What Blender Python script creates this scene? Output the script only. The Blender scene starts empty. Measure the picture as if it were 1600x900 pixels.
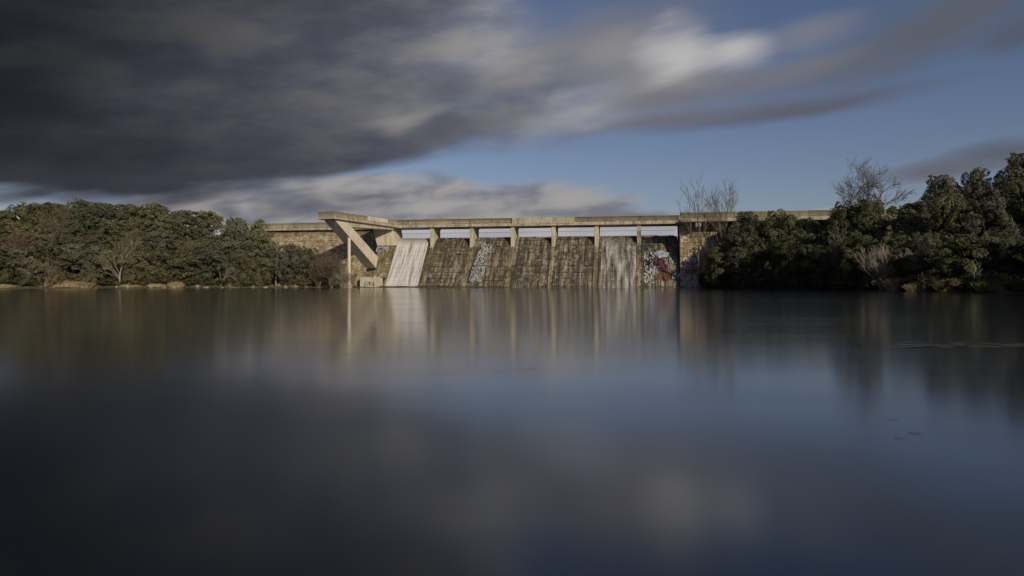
import bpy, math, random
import numpy as np
from mathutils import Vector
R = math.radians
scene = bpy.context.scene
col = scene.collection
F = 1067.0; HZ = 439.0; EYE = 1.0            # focal length (px of the 1600 px photo), horizon row, eye height

# ------------------------------------------------------------------ camera
cam_d = bpy.data.cameras.new('camera'); cam = bpy.data.objects.new('camera', cam_d); col.objects.link(cam)
cam.location = (0, 0, EYE); cam.rotation_euler = (R(90), 0, 0)
cam_d.sensor_width = 36.0; cam_d.lens = 36.0*F/1600.0; cam_d.shift_y = -(450-HZ)/1600.0
cam_d.clip_start = 0.05; cam_d.clip_end = 6000
scene.camera = cam

# ------------------------------------------------------------------ sun + sky
SUN_EL = R(20); SUN_AZ = R(151)             # azimuth clockwise from +Y
sdir = Vector((math.sin(SUN_AZ)*math.cos(SUN_EL), math.cos(SUN_AZ)*math.cos(SUN_EL), math.sin(SUN_EL)))
sd = bpy.data.lights.new('sun', 'SUN'); sun = bpy.data.objects.new('sun', sd); col.objects.link(sun)
sd.energy = 3.0; sd.angle = R(0.5); sd.color = (1.0, 0.87, 0.68)
sun.rotation_euler = sdir.to_track_quat('Z', 'Y').to_euler(); sun.location = (40, -60, 60)

scene.view_settings.view_transform = 'Standard'; scene.view_settings.look = 'None'
scene.view_settings.exposure = 0.0; scene.view_settings.gamma = 1.0
scene.view_settings.use_curve_mapping = False

world = bpy.data.worlds.new('World'); scene.world = world; world.use_nodes = True

class G:
    """tiny expression builder over a node tree"""
    def __init__(s, nt): s.nt = nt
    def n(s, t): return s.nt.nodes.new(t)
    def put(s, sock, v):
        if isinstance(v, (int, float)): sock.default_value = v
        elif isinstance(v, tuple):
            sock.default_value = v if len(v) == len(sock.default_value) else (*v, 1.0)
        else: s.nt.links.new(v, sock)
    def m(s, op, a, b=None, c=None):
        x = s.n('ShaderNodeMath'); x.operation = op; s.put(x.inputs[0], a)
        if b is not None: s.put(x.inputs[1], b)
        if c is not None: s.put(x.inputs[2], c)
        return x.outputs[0]
    def add(s, a, b): return s.m('ADD', a, b)
    def sub(s, a, b): return s.m('SUBTRACT', a, b)
    def mul(s, a, b): return s.m('MULTIPLY', a, b)
    def mx(s, a, b): return s.m('MAXIMUM', a, b)
    def mn(s, a, b): return s.m('MINIMUM', a, b)
    def step(s, x, lo, hi, a=0.0, b=1.0):
        k = s.n('ShaderNodeMapRange'); k.interpolation_type = 'SMOOTHSTEP'
        s.put(k.inputs[0], x); s.put(k.inputs[1], lo); s.put(k.inputs[2], hi); s.put(k.inputs[3], a); s.put(k.inputs[4], b)
        return k.outputs[0]
    def mix(s, f, a, b, mode='MIX'):
        k = s.n('ShaderNodeMix'); k.data_type = 'RGBA'; k.blend_type = mode
        s.put(k.inputs[0], f); s.put(k.inputs[6], a); s.put(k.inputs[7], b); return k.outputs[2]
    def vec(s, x, y, z=0.0):
        k = s.n('ShaderNodeCombineXYZ'); s.put(k.inputs[0], x); s.put(k.inputs[1], y); s.put(k.inputs[2], z); return k.outputs[0]
    def noise(s, v, scale=1.0, detail=4.0, rough=0.5, dist=0.0):
        k = s.n('ShaderNodeTexNoise'); s.put(k.inputs['Vector'], v); s.put(k.inputs['Scale'], scale)
        k.inputs['Detail'].default_value = detail; k.inputs['Roughness'].default_value = rough; k.inputs['Distortion'].default_value = dist
        return k.outputs[0]
    def sep(s, v):
        k = s.n('ShaderNodeSeparateXYZ'); s.put(k.inputs[0], v); return k.outputs
    def curve(s, x, pts, lo, hi, vlo, vhi):
        """piecewise curve through pts (x,y); x mapped from lo..hi, y from vlo..vhi"""
        k = s.n('ShaderNodeFloatCurve'); c = k.mapping.curves[0]
        P = [((a-lo)/(hi-lo), (b-vlo)/(vhi-vlo)) for a, b in pts]
        c.points[0].location = P[0]; c.points[1].location = P[-1]
        for p in P[1:-1]: c.points.new(*p)
        k.mapping.update()
        mr = s.n('ShaderNodeMapRange'); s.put(mr.inputs[0], x); s.put(mr.inputs[1], lo); s.put(mr.inputs[2], hi)
        s.nt.links.new(mr.outputs[0], k.inputs[1])
        return s.add(s.mul(k.outputs[0], vhi-vlo), vlo)

def AE(px, py):
    t = (px-800)/F; az = math.atan(t); return az, math.atan((HZ-py)/F*math.cos(az))

def build_sky():
    nt = world.node_tree; nt.nodes.clear(); g = G(nt)
    sky = g.n('ShaderNodeTexSky'); sky.sky_type = 'NISHITA'; sky.sun_disc = False
    sky.sun_elevation = SUN_EL; sky.sun_rotation = SUN_AZ; sky.air_density = 1.0; sky.dust_density = 0.6; sky.ozone_density = 2.0
    tc = g.n('ShaderNodeTexCoord'); x, y, z = g.sep(tc.outputs['Generated'])
    az = g.m('ARCTAN2', x, y); el = g.m('ARCSINE', z)
    SKY = 0.056
    blue = g.mix(1.0, sky.outputs[0], (SKY*1.04, SKY*0.95, SKY*1.09), 'MULTIPLY')
    # streak space: clouds are drawn out along the wind, rising gently to the right
    def streak(deg, sx, sy, off=0.0, **kw):
        c, s_ = math.cos(R(deg)), math.sin(R(deg))
        u = g.add(g.mul(az, c*sx), g.mul(el, s_*sx)); v = g.add(g.mul(az, -s_*sy), g.mul(el, c*sy))
        return g.noise(g.vec(u, v, off), 1.0, **kw)
    n1 = streak(10, 4.5, 15, 0.0, detail=3, rough=0.5); n2 = streak(8, 5, 18, 7.3, detail=3, rough=0.5)
    n3 = streak(12, 7, 46, 3.1, detail=4, rough=0.5);  n4 = streak(15, 3.0, 7, 11.7, detail=2, rough=0.45)
    n5 = streak(6, 7, 20, 21.0, detail=4, rough=0.55)
    azw = g.add(az, g.mul(g.sub(n1, 0.5), 0.14)); elw = g.add(el, g.mul(g.sub(n2, 0.5), 0.075))
    elf = g.add(elw, g.mul(g.sub(n3, 0.5), 0.03))
    elc = g.add(g.add(el, g.mul(g.sub(n2, .5), .022)), g.mul(g.sub(n3, .5), .016))
    def ell(px, py, rx, ry, rot=0.0, inner=0.05, outer=1.25, calm=False):
        a0, e0 = AE(px, py); c, s_ = math.cos(R(rot)), math.sin(R(rot))
        da = g.sub(az if calm else azw, a0); de = g.sub(elc if calm else elf, e0)
        u = g.mul(g.add(g.mul(da, c), g.mul(de, s_)), F/rx); v = g.mul(g.add(g.mul(da, -s_), g.mul(de, c)), F/ry)
        q = g.m('SQRT', g.add(g.mul(u, u), g.mul(v, v)))
        return g.step(q, inner, outer, 1.0, 0.0)
    c = blue
    # low bank of pale cloud behind the dam
    top = g.curve(azw, [(-3.2, .10), AE(-200, 345), AE(60, 338), AE(150, 322), AE(205, 296), AE(290, 283), AE(420, 276), AE(600, 270), AE(760, 280), AE(900, 290), AE(1020, 306), AE(1150, 328), AE(1600, 340), (1.4, .06), (3.2, .10)], -3.2, 3.2, 0, .4)
    mb = g.step(g.sub(top, elf), -0.004, 0.022)
    mb = g.mul(mb, g.step(el, -0.02, 0.01))
    pale = g.mix(g.step(n5, .36, .58), (.165, .165, .195), (.36, .335, .32))
    c = g.mix(g.mul(mb, .9), c, pale)
    for (px, py, rx, ry, rot, k) in [(480, 328, 130, 20, 6, .62), (575, 302, 45, 11, 8, .7), (350, 322, 34, 9, 4, .7), (700, 330, 90, 13, 3, .35)]:
        c = g.mix(g.mul(ell(px, py, rx, ry, rot), k), c, (.075, .080, .115))
    # pale haze low over the horizon
    c = g.mix(g.mul(g.step(elf, .095, .055), .75), c, (.50, .505, .54))
    # right hand clouds
    for (px, py, rx, ry, rot, k, cc) in [
        (1370, 75, 250, 36, 14, .70, (.135, .142, .175)), (1500, 26, 260, 50, 11, .9, (.10, .11, .14)), (1245, 108, 110, 24, 10, .5, (.20, .195, .205)),
        (1262, 52, 85, 24, 6, .55, (.24, .225, .23)),
        (1590, 55, 50, 22, 8, .7, (.085, .095, .125)),
        (1240, 171, 215, 17, 5, 1.0, (.105, .11, .145)), (1050, 188, 190, 18, 3, .9, (.14, .14, .17)),
        (1570, 243, 100, 19, 6, .85, (.10, .105, .13)), (1465, 270, 90, 13, 1, .9, (.125, .125, .15)),
        (900, 95, 260, 85, 6, .9, (.20, .195, .21)), (1020, 130, 170, 60, 8, .92, (.24, .235, .25)), (1060, 150, 150, 24, 6, .7, (.15, .15, .175)),
        (960, 75, 75, 26, 8, .55, (.30, .28, .28)), (1065, 85, 72, 46, 2, 1.0, (.46, .45, .45)), (1148, 78, 60, 27, 2, .95, (.46, .45, .45)),
        (1090, 128, 120, 20, 6, .55, (.20, .195, .205))]:
        c = g.mix(g.mul(ell(px, py, rx, ry, rot, calm=ry < 30), k), c, cc)
    # the big dark mass
    low = g.curve(azw, [(-3.2, .12), (-1.6, .12), AE(-300, 300), AE(0, 291), AE(200, 300), AE(340, 288), AE(480, 274), AE(580, 244), AE(680, 222), AE(800, 205), AE(960, 194), AE(1060, 170), AE(1200, 60), (1.0, .55), (3.2, .6)], -3.2, 3.2, 0, .8)
    m1 = g.step(g.sub(elf, low), -0.034, 0.006)
    right = g.curve(elw, [(0, AE(940, 200)[0]), (AE(960, 190)[1], AE(960, 190)[0]), (AE(930, 110)[1], AE(930, 110)[0]), (AE(850, 40)[1], AE(850, 40)[0]), (AE(840, -60)[1], AE(840, -60)[0]), (1.0, .25), (1.57, .6)], 0, 1.57, -1, 1)
    m2 = g.step(g.sub(right, azw), -0.05, 0.10)
    m3 = g.step(az, -2.6, -1.9)
    mm = g.mul(g.mul(m1, m2), m3)
    tone = g.curve(azw, [(-3.2, .05), (-1.6, .024), AE(0, 150)[:1]+(.022,), AE(200, 150)[:1]+(.036,), AE(400, 150)[:1]+(.054,), AE(560, 150)[:1]+(.078,), AE(680, 150)[:1]+(.125,), AE(800, 150)[:1]+(.205,), AE(920, 150)[:1]+(.23,), (1.2, .22), (3.2, .2)], -3.2, 3.2, 0, .3)
    big = g.step(n4, .28, .72, .70, 1.35); fine = g.step(n5, .32, .70, .78, 1.35)
    dk = g.mix(1.0, g.mix(g.step(n5, .4, .68), (.90, .97, 1.22), (1.0, .99, 1.04)), g.vec(*(g.mul(tone, g.mul(big, fine)),)*3), 'MULTIPLY')
    edge = g.step(g.sub(elf, low), -.03, 0.06, .40, 0.0)   # darker, bluer base
    dk = g.mix(edge, dk, (.055, .058, .080))
    c = g.mix(g.mul(mm, .985), c, dk)
    # bright tongues near the ragged edge
    for (px, py, rx, ry, rot, k, cc) in [(640, 190, 70, 26, 18, .8, (.27, .255, .25)), (720, 75, 120, 30, 14, .55, (.27, .255, .245)), (790, 122, 90, 22, 10, .55, (.28, .265, .255)), (660, 140, 100, 16, 12, .4, (.09, .092, .11)),
                                         (690, 215, 80, 20, 14, .5, (.075, .078, .10))]:
        c = g.mix(g.mul(ell(px, py, rx, ry, rot), k), c, cc)
    bg = g.n('ShaderNodeBackground'); g.put(bg.inputs[0], c); bg.inputs[1].default_value = 1.0
    out = g.n('ShaderNodeOutputWorld'); nt.links.new(bg.outputs[0], out.inputs[0])
build_sky()

# ------------------------------------------------------------------ helpers
TH = R(10.5); CS, SN = math.cos(TH), math.sin(TH)
def W(u, d, z=0.0): return Vector((u*CS + d*SN, -u*SN + d*CS, z))      # dam coordinates -> world
def UD(px, d):                                                         # column of the photo at dam depth d -> u
    t = (px-800)/F; return d*(t*CS - SN)/(t*SN + CS)
def ZD(px, py, d):
    t = (px-800)/F; return EYE + (HZ-py)/F*d/(t*SN + CS)
def XY(px, Y): return ((px-800)/F*Y, Y)
def ZY(py, Y): return EYE + (HZ-py)/F*Y

class MB:
    def __init__(s): s.v = []; s.f = []; s.sm = []
    def verts(s, pts): b = len(s.v); s.v += [tuple(p) for p in pts]; return b
    def face(s, idx, smooth=False): s.f.append(tuple(idx)); s.sm.append(smooth)
    def hexa(s, p):                    # 8 points: bottom ring ccw, top ring ccw
        b = s.verts(p)
        for q in ((3, 2, 1, 0), (4, 5, 6, 7), (0, 1, 5, 4), (1, 2, 6, 5), (2, 3, 7, 6), (3, 0, 4, 7)): s.face([b+i for i in q])
    def box(s, x0, x1, y0, y1, z0, z1):
        s.hexa([(x0, y0, z0), (x1, y0, z0), (x1, y1, z0), (x0, y1, z0), (x0, y0, z1), (x1, y0, z1), (x1, y1, z1), (x0, y1, z1)])
    def prism(s, A, B):                # polygon A and its offset copy B
        n = len(A); a = s.verts(A); b = s.verts(B)
        s.face([a+i for i in range(n)]); s.face([b+i for i in reversed(range(n))])
        for i in range(n): j = (i+1) % n; s.face((a+j, a+i, b+i, b+j))
    def tube(s, pts, rad, n=6, smooth=True, cap=True):
        pts = [Vector(p) for p in pts]; rings = []
        for i, p in enumerate(pts):
            d = (pts[min(i+1, len(pts)-1)] - pts[max(i-1, 0)])
            d = d.normalized() if d.length > 1e-9 else Vector((0, 0, 1))
            a = d.cross(Vector((0, 0, 1)) if abs(d.z) < .9 else Vector((1, 0, 0))).normalized(); b = d.cross(a)
            rings.append(s.verts([p + (a*math.cos(2*math.pi*k/n) + b*math.sin(2*math.pi*k/n))*rad[i] for k in range(n)]))
        for i in range(len(rings)-1):
            for k in range(n):
                l = (k+1) % n; s.face((rings[i]+k, rings[i]+l, rings[i+1]+l, rings[i+1]+k), smooth)
        if cap:
            s.face([rings[-1]+k for k in range(n)]); s.face([rings[0]+k for k in reversed(range(n))])
    def mesh(s, name, mat, off=None):
        me = bpy.data.meshes.new(name)
        vv = s.v if off is None else [(a-off[0], b-off[1], c-off[2]) for a, b, c in s.v]
        me.from_pydata(vv, [], s.f); me.polygons.foreach_set('use_smooth', s.sm); me.materials.append(mat); me.update()
        return me
    def build(s, name, mat, parent=None, off=None): return link(name, s.mesh(name, mat, off), parent)

def link(name, me, parent=None):
    o = bpy.data.objects.new(name, me); col.objects.link(o)
    if parent is not None: o.parent = parent
    return o
def tag(o, label=None, cat=None, group=None, kind=None):
    if label: o['label'] = label
    if cat: o['category'] = cat
    if group: o['group'] = group
    if kind: o['kind'] = kind
    return o
def thing(name, label, cat, loc=(0, 0, 0), rz=0.0, group=None):
    o = bpy.data.objects.new(name, None); col.objects.link(o); o.location = loc; o.rotation_euler = (0, 0, rz); o.empty_display_size = .3
    return tag(o, label, cat, group)
def dam_thing(name, label, cat, u, d, z, group=None):
    o = thing(name, label, cat, W(u, d, z), -TH, group); o['_o'] = (u, d, z); return o
def OFF(o): return tuple(o['_o'])
def bevel(o, w=.03):
    m = o.modifiers.new('bevel', 'BEVEL'); m.width = w; m.segments = 1; m.limit_method = 'ANGLE'; return o

# ------------------------------------------------------------------ materials
def new_mat(name):
    m = bpy.data.materials.new(name); m.use_nodes = True; nt = m.node_tree; g = G(nt)
    p = nt.nodes['Principled BSDF']; p.inputs['Specular IOR Level'].default_value = .3
    return m, g, p
def geo_pos(g): return g.n('ShaderNodeNewGeometry').outputs['Position']
def damcoords(g):
    x, y, z = g.sep(geo_pos(g))
    u = g.add(g.mul(x, CS), g.mul(y, -SN)); d = g.add(g.mul(x, SN), g.mul(y, CS)); return u, d, z
def bump(g, p, h, strength=.3, dist=.05):
    b = g.n('ShaderNodeBump'); b.inputs['Strength'].default_value = strength; b.inputs['Distance'].default_value = dist
    g.put(b.inputs['Height'], h); g.nt.links.new(b.outputs[0], p.inputs['Normal'])
def rnd(g): return g.n('ShaderNodeObjectInfo').outputs['Random']

def mat_concrete(name, c0, c1, stain, moss=.3, top=None):
    m, g, p = new_mat(name); u, d, z = damcoords(g)
    n = g.noise(g.vec(g.mul(u, 1.0), g.mul(d, 1.0), z), .8, 5, .6)
    s = g.noise(g.vec(g.mul(u, 2.2), g.mul(d, 2.2), g.mul(z, .25)), 1.0, 5, .62)
    f = g.noise(g.vec(u, d, z), 9.0, 4, .7)
    c = g.mix(g.step(n, .35, .68), c0, c1)
    c = g.mix(g.mul(g.step(s, .48, .66), .65), c, stain)
    c = g.mix(g.mul(g.step(g.noise(g.vec(g.mul(u, 5.0), g.mul(d, 5.0), g.mul(z, .4)), 1.0, 4, .6), .56, .66), .35), c, (.10, .085, .06))
    c = g.mix(g.mul(g.step(g.noise(g.vec(u, d, g.mul(z, 1.6)), 1.7, 5, .65), .55, .74), moss), c, (.13, .125, .055))
    if top is not None:                         # lichen grown along the upper edge
        e = g.add(z, g.mul(g.sub(f, .5), .5)); c = g.mix(g.mul(g.step(e, top-.55, top-.1), .7), c, (.15, .135, .085))
    c = g.mix(g.step(f, .38, .66, 0, .42), c, g.mix(1.0, c, (.6, .58, .55), 'MULTIPLY'))
    r = rnd(g); c = g.mix(1.0, c, g.vec(*(g.add(g.mul(r, .22), .86),)*3), 'MULTIPLY')
    g.put(p.inputs['Base Color'], c); p.inputs['Roughness'].default_value = .9
    bump(g, p, f, .5, .04); return m

def mat_masonry(name, base, light, dark, moss_amt=.4, lime=.35, band=None, dirt=1.0):
    m, g, p = new_mat(name); u, d, z = damcoords(g)
    st = g.noise(g.vec(g.mul(u, 1.5), 0.0, g.mul(z, .16)), 1.0, 5, .62)          # run-off streaks
    st2 = g.noise(g.vec(g.mul(u, 3.6), 5.0, g.mul(z, .30)), 1.0, 5, .65)
    bl = g.noise(g.vec(u, d, z), .9, 5, .65); fi = g.noise(g.vec(u, d, z), 6.0, 5, .7)
    r = rnd(g)
    vo = g.n('ShaderNodeTexVoronoi'); vo.inputs['Scale'].default_value = 1.0; g.put(vo.inputs['Vector'], g.vec(g.mul(u, 2.5), g.mul(d, .3), g.mul(z, 3.3)))
    cell = g.sep(vo.outputs['Color'])[0]
    c = g.mix(g.step(bl, .36, .66), base, light)
    c = g.mix(g.step(r, 0., 1., 0, .35), c, dark)
    c = g.mix(1.0, c, g.vec(*(g.step(cell, .1, .9, .58, 1.32),)*3), 'MULTIPLY')
    hb = g.noise(g.vec(g.mul(u, .30), 31.0, g.mul(z, .10)), 1.0, 3, .55)
    c = g.mix(g.step(hb, .52, .64, 0, .75*dirt), c, (.105, .108, .048)); c = g.mix(g.step(hb, .45, .32, 0, .6*dirt), c, (.27, .25, .215))
    lift = g.step(g.m('ABSOLUTE', g.sub(g.m('FRACT', g.mul(g.add(z, g.mul(g.sub(bl, .5), .16)), 1.18)), .5)), .07, .02)
    c = g.mix(g.mul(g.mul(lift, g.step(st2, .36, .52)), .75), c, (.46, .40, .29))
    c = g.mix(g.mul(g.step(st, .44, .53), .92*dirt), c, dark)
    c = g.mix(g.mul(g.step(g.noise(g.vec(g.mul(u, 5.5), 3.0, g.mul(z, .22)), 1.0, 5, .6), .52, .62), .42*dirt), c, (.045, .040, .032))
    pt_ = g.noise(g.vec(g.mul(u, 1.3), 17.0, g.mul(z, .6)), 1.0, 6, .68)
    c = g.mix(g.mul(g.step(pt_, .50, .60), .70*dirt), c, (.050, .046, .036))
    c = g.mix(g.mul(g.step(pt_, .44, .36), .28), c, (.40, .345, .25))
    c = g.mix(g.mul(g.step(g.sep(vo.outputs['Color'])[1], .86, .92), .35), c, (.44, .39, .30))
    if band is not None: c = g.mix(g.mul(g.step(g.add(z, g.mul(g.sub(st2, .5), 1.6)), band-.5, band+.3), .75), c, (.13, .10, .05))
    c = g.mix(g.mul(g.step(g.noise(g.vec(g.mul(u, .8), 9.0, g.mul(z, .35)), 1.0, 5, .6), .50, .68), moss_amt), c, (.10, .095, .030))
    c = g.mix(g.mul(g.step(st2, .54, .66), lime), c, (.46, .43, .38))
    c = g.mix(g.mul(g.step(fi, .58, .75), .5), c, (.42, .36, .27))
    c = g.mix(g.mul(g.step(fi, .47, .30), .6), c, (.035, .032, .026))
    g.put(p.inputs['Base Color'], c); p.inputs['Roughness'].default_value = .85
    bump(g, p, g.add(fi, g.mul(bl, .6)), .8, .12); return m

def mat_plain(name, c, rough=.8, metal=0.0, var=.25):
    m, g, p = new_mat(name); n = g.noise(geo_pos(g), 3.0, 4, .6)
    k = g.mix(g.step(n, .3, .7), tuple(a*(1-var) for a in c), tuple(a*(1+var*.5) for a in c))
    g.put(p.inputs['Base Color'], k); p.inputs['Roughness'].default_value = rough; p.inputs['Metallic'].default_value = metal; return m

def mat_leaf(name, a, b, c3):
    m, g, p = new_mat(name); r = rnd(g); pos = geo_pos(g)
    n = g.noise(pos, 1.1, 3, .6); f = g.noise(pos, 9.0, 2, .5)
    c = g.mix(g.step(n, .35, .65), a, b); c = g.mix(g.mul(g.step(r, .45, 1.), .7), c, c3)
    c = g.mix(1.0, c, g.vec(*(g.add(g.mul(f, 1.1), .45),)*3), 'MULTIPLY')
    c = g.mix(1.0, c, g.vec(*(g.add(g.mul(r, .4), .8),)*3), 'MULTIPLY')
    g.put(p.inputs['Base Color'], c); p.inputs['Roughness'].default_value = .75; p.inputs['Specular IOR Level'].default_value = .15
    tr = g.n('ShaderNodeBsdfTranslucent'); g.put(tr.inputs[0], c); mx = g.n('ShaderNodeMixShader'); mx.inputs[0].default_value = .18
    g.nt.links.new(p.outputs[0], mx.inputs[1]); g.nt.links.new(tr.outputs[0], mx.inputs[2])
    g.nt.links.new(mx.outputs[0], g.nt.nodes['Material Output'].inputs[0]); return m

M = {}
M['conc'] = mat_concrete('weathered_concrete', (.40, .35, .25), (.50, .45, .35), (.17, .14, .09), .35)
M['parapet'] = mat_concrete('mossy_parapet_concrete', (.33, .29, .20), (.42, .38, .28), (.13, .11, .07), .45, 10.8)
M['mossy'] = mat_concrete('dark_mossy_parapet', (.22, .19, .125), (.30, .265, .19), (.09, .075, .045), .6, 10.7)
M['pier'] = mat_concrete('pier_concrete', (.50, .45, .34), (.60, .55, .43), (.28, .24, .16), .20)
M['strut'] = mat_concrete('strut_concrete', (.54, .49, .38), (.63, .58, .47), (.36, .31, .23), .12)
M['bay'] = mat_masonry('spillway_stone', (.190, .155, .105), (.33, .28, .20), (.058, .050, .037), .5, .5)
M['wing'] = mat_masonry('ochre_wall_stone', (.40, .30, .17), (.56, .46, .30), (.22, .16, .09), .25, .5, None, .5)
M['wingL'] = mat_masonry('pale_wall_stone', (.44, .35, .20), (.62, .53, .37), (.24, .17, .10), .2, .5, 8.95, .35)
M['mortar'] = mat_masonry('mortar', (.17, .145, .10), (.25, .22, .16), (.10, .085, .06), .5, .4)
M['rib'] = mat_masonry('mossy_rib_concrete', (.30, .25, .14), (.38, .32, .19), (.15, .12, .06), .6, .3)
M['steel'] = mat_plain('dark_railing_steel', (.06, .06, .065), .5, .6)
M['bark'] = mat_plain('oak_bark', (.075, .062, .048), .95)
M['palebark'] = mat_plain('pale_bark', (.30, .26, .20), .9)
M['whitebark'] = mat_plain('bleached_bark', (.34, .31, .25), .9)
M['greybark'] = mat_plain('grey_bark', (.17, .145, .12), .9)
M['brownbark'] = mat_plain('brown_twig', (.165, .125, .085), .9)
M['leafA'] = mat_leaf('oak_leaf_olive', (.090, .102, .050), (.142, .150, .080), (.150, .145, .074))
M['leafB'] = mat_leaf('oak_leaf_grey', (.108, .110, .074), (.165, .162, .112), (.140, .142, .090))
M['leafD'] = mat_leaf('shrub_leaf', (.075, .078, .042), (.125, .118, .062), (.14, .105, .060))
M['straw'] = mat_plain('dry_grass', (.36, .29, .155), .9, 0, .4)
M['dull'] = mat_plain('dull_dry_grass', (.16, .14, .075), .9, 0, .4)
M['reed'] = mat_plain('green_reed', (.14, .15, .055), .9, 0, .35)

def mat_ground():
    m, g, p = new_mat('bank_soil'); pos = geo_pos(g)
    n = g.noise(pos, .35, 5, .6); f = g.noise(pos, 4.0, 5, .7)
    c = g.mix(g.step(n, .38, .62), (.085, .068, .042), (.15, .125, .07)); c = g.mix(g.mul(g.step(f, .5, .7), .6), c, (.06, .06, .03))
    g.put(p.inputs['Base Color'], c); p.inputs['Roughness'].default_value = .95; bump(g, p, f, .8, .2); return m
def mat_water():
    m, g, p = new_mat('still_water'); x, y, z = g.sep(geo_pos(g))
    p.inputs['Base Color'].default_value = (.010, .011, .016, 1); p.inputs['Coat Weight'].default_value = .65; p.inputs['Coat IOR'].default_value = 1.33; p.inputs['Coat Roughness'].default_value = .118; p.inputs['IOR'].default_value = 1.333; p.inputs['Specular IOR Level'].default_value = .5
    w = g.noise(g.vec(g.mul(x, .035), g.mul(y, .16), 0.), 1.0, 4, .55)
    w2 = g.noise(g.vec(g.mul(x, .16), g.mul(y, 1.1), 4.), 1.0, 3, .5)
    g.put(p.inputs['Roughness'], g.add(g.step(w, .3, .7,   .095, .130), g.mul(g.step(w2, .45, .7), .025)))
    p.inputs['Anisotropic'].default_value = .6; g.put(p.inputs['Tangent'], g.vec(0.0, 1.0, 0.0))      # averaged waves: slopes along the line of travel
    h = g.noise(g.vec(g.mul(x, .5), g.mul(y, 1.4), 0.), 1.0, 2, .4)
    bump(g, p, h, .05, .05); return m
M['ground'] = mat_ground(); M['water'] = mat_water()

# ------------------------------------------------------------------ terrain and water
SH = [XY(575, 103.5), XY(500, 103), XY(400, 100), XY(200, 95), XY(0, 90), XY(-300, 80), (-112, 40), (-115, -60),
      (70, -60), (56, -10), (48, 20), (46, 42), XY(1640, 55), XY(1500, 60), XY(1380, 69), XY(1250, 82), XY(1130, 95), XY(1065, 101)]
SP = np.array(SH)
def sdist(x, y):
    x = np.asarray(x, float); y = np.asarray(y, float); best = np.full(x.shape, 1e9); ins = np.zeros(x.shape, bool)
    for i in range(len(SP)):
        (ax, ay), (bx, by) = SP[i], SP[(i+1) % len(SP)]
        ex, ey = bx-ax, by-ay; t = np.clip(((x-ax)*ex + (y-ay)*ey)/(ex*ex+ey*ey), 0, 1)
        best = np.minimum(best, np.hypot(x-ax-t*ex, y-ay-t*ey))
        cond = ((ay > y) != (by > y)) & (x < (bx-ax)*(y-ay)/((by-ay) if by != ay else 1e-9) + ax); ins ^= cond
    return np.where(ins, -best, best)
def hgt(x, y):
    s = sdist(x, y); x = np.asarray(x, float); y = np.asarray(y, float)
    gsl = np.interp(x, [-90, -60, -40, -30, -24, -18, 19, 28, 36, 45, 90], [.33, .36, .26, .13, .06, .02, .02, .10, .26, .40, .40])
    z = np.clip(s*.22, -2.2, .18) + gsl*np.clip(s-1.5, 0, 26)
    z += np.where(s > .5, .22*np.sin(x*.37+1.3*np.sin(y*.21))*np.cos(y*.31) * np.clip((s-.5)/4, 0, 1), 0)
    z -= np.where(s < 6, .10*np.sin(x*1.7)*np.sin(y*1.3+x*.4), 0) * np.clip(1-np.abs(s)/6, 0, 1)
    return z
def H(x, y): return float(hgt(np.array([x]), np.array([y]))[0])
def build_ground():
    xs = np.concatenate([np.linspace(-2500, -150, 16), np.linspace(-130, 110, 150), np.linspace(130, 2500, 16)])
    ys = np.concatenate([np.linspace(-1500, -70, 12), np.linspace(-60, 30, 30), np.linspace(32, 160, 110), np.linspace(175, 3000, 18)])
    X, Y = np.meshgrid(xs, ys); Z = hgt(X.ravel(), Y.ravel())
    V = np.column_stack([X.ravel(), Y.ravel(), Z]); nx, ny = len(xs), len(ys)
    I = np.arange(nx*ny).reshape(ny, nx)
    fs = np.column_stack([I[:-1, :-1].ravel(), I[:-1, 1:].ravel(), I[1:, 1:].ravel(), I[1:, :-1].ravel()])
    me = bpy.data.meshes.new('ground'); me.from_pydata(V.tolist(), [], fs.tolist()); me.materials.append(M['ground'])
    me.polygons.foreach_set('use_smooth', [True]*len(fs)); tag(link('ground', me), kind='structure')
build_ground()
b = MB(); i = b.verts([(-125, -65, 0), (80, -65, 0), (80, 112, 0), (-125, 112, 0)]); b.face((i, i+1, i+2, i+3))
tag(b.build('water', M['water']), kind='structure')

# ------------------------------------------------------------------ the dam
rng = random.Random(4)
PROF = [(109.2, 7.5), (108.6, 7.92), (107.9, 8.0), (107.2, 7.75), (106.5, 7.15), (105.7, 6.1), (104.9, 5.05), (101.2, 0.30), (100.0, -1.25)]
def prof_d(z):
    P = PROF[2:]
    for (d0, z0), (d1, z1) in zip(P, P[1:]):
        if z1 <= z <= z0: return d0 + (d1-d0)*(z0-z)/(z0-z1)
    return P[-1][0]
_pl = [0.0]
for (a, b_), (c_, d_) in zip(PROF[2:], PROF[3:]): _pl.append(_pl[-1] + math.hypot(c_-a, d_-b_))
def prof_s(s):                                    # point + outward normal at arc length s below the crest
    P = PROF[2:]
    for i in range(len(P)-1):
        if s <= _pl[i+1] or i == len(P)-2:
            k = (s-_pl[i])/(_pl[i+1]-_pl[i]); dx, dz = P[i+1][0]-P[i][0], P[i+1][1]-P[i][1]; L = math.hypot(dx, dz)
            return P[i][0]+dx*k, P[i][1]+dz*k, dz/L, -dx/L
PIER_PX = [674.5, 736.6, 800.6, 864.5, 932.0, 998.5]
PU = [UD(p, 105.7) for p in PIER_PX]
UL = -39.2; UR = UD(1060, 104.5)
EDGES = [UL] + PU + [UR]

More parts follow.
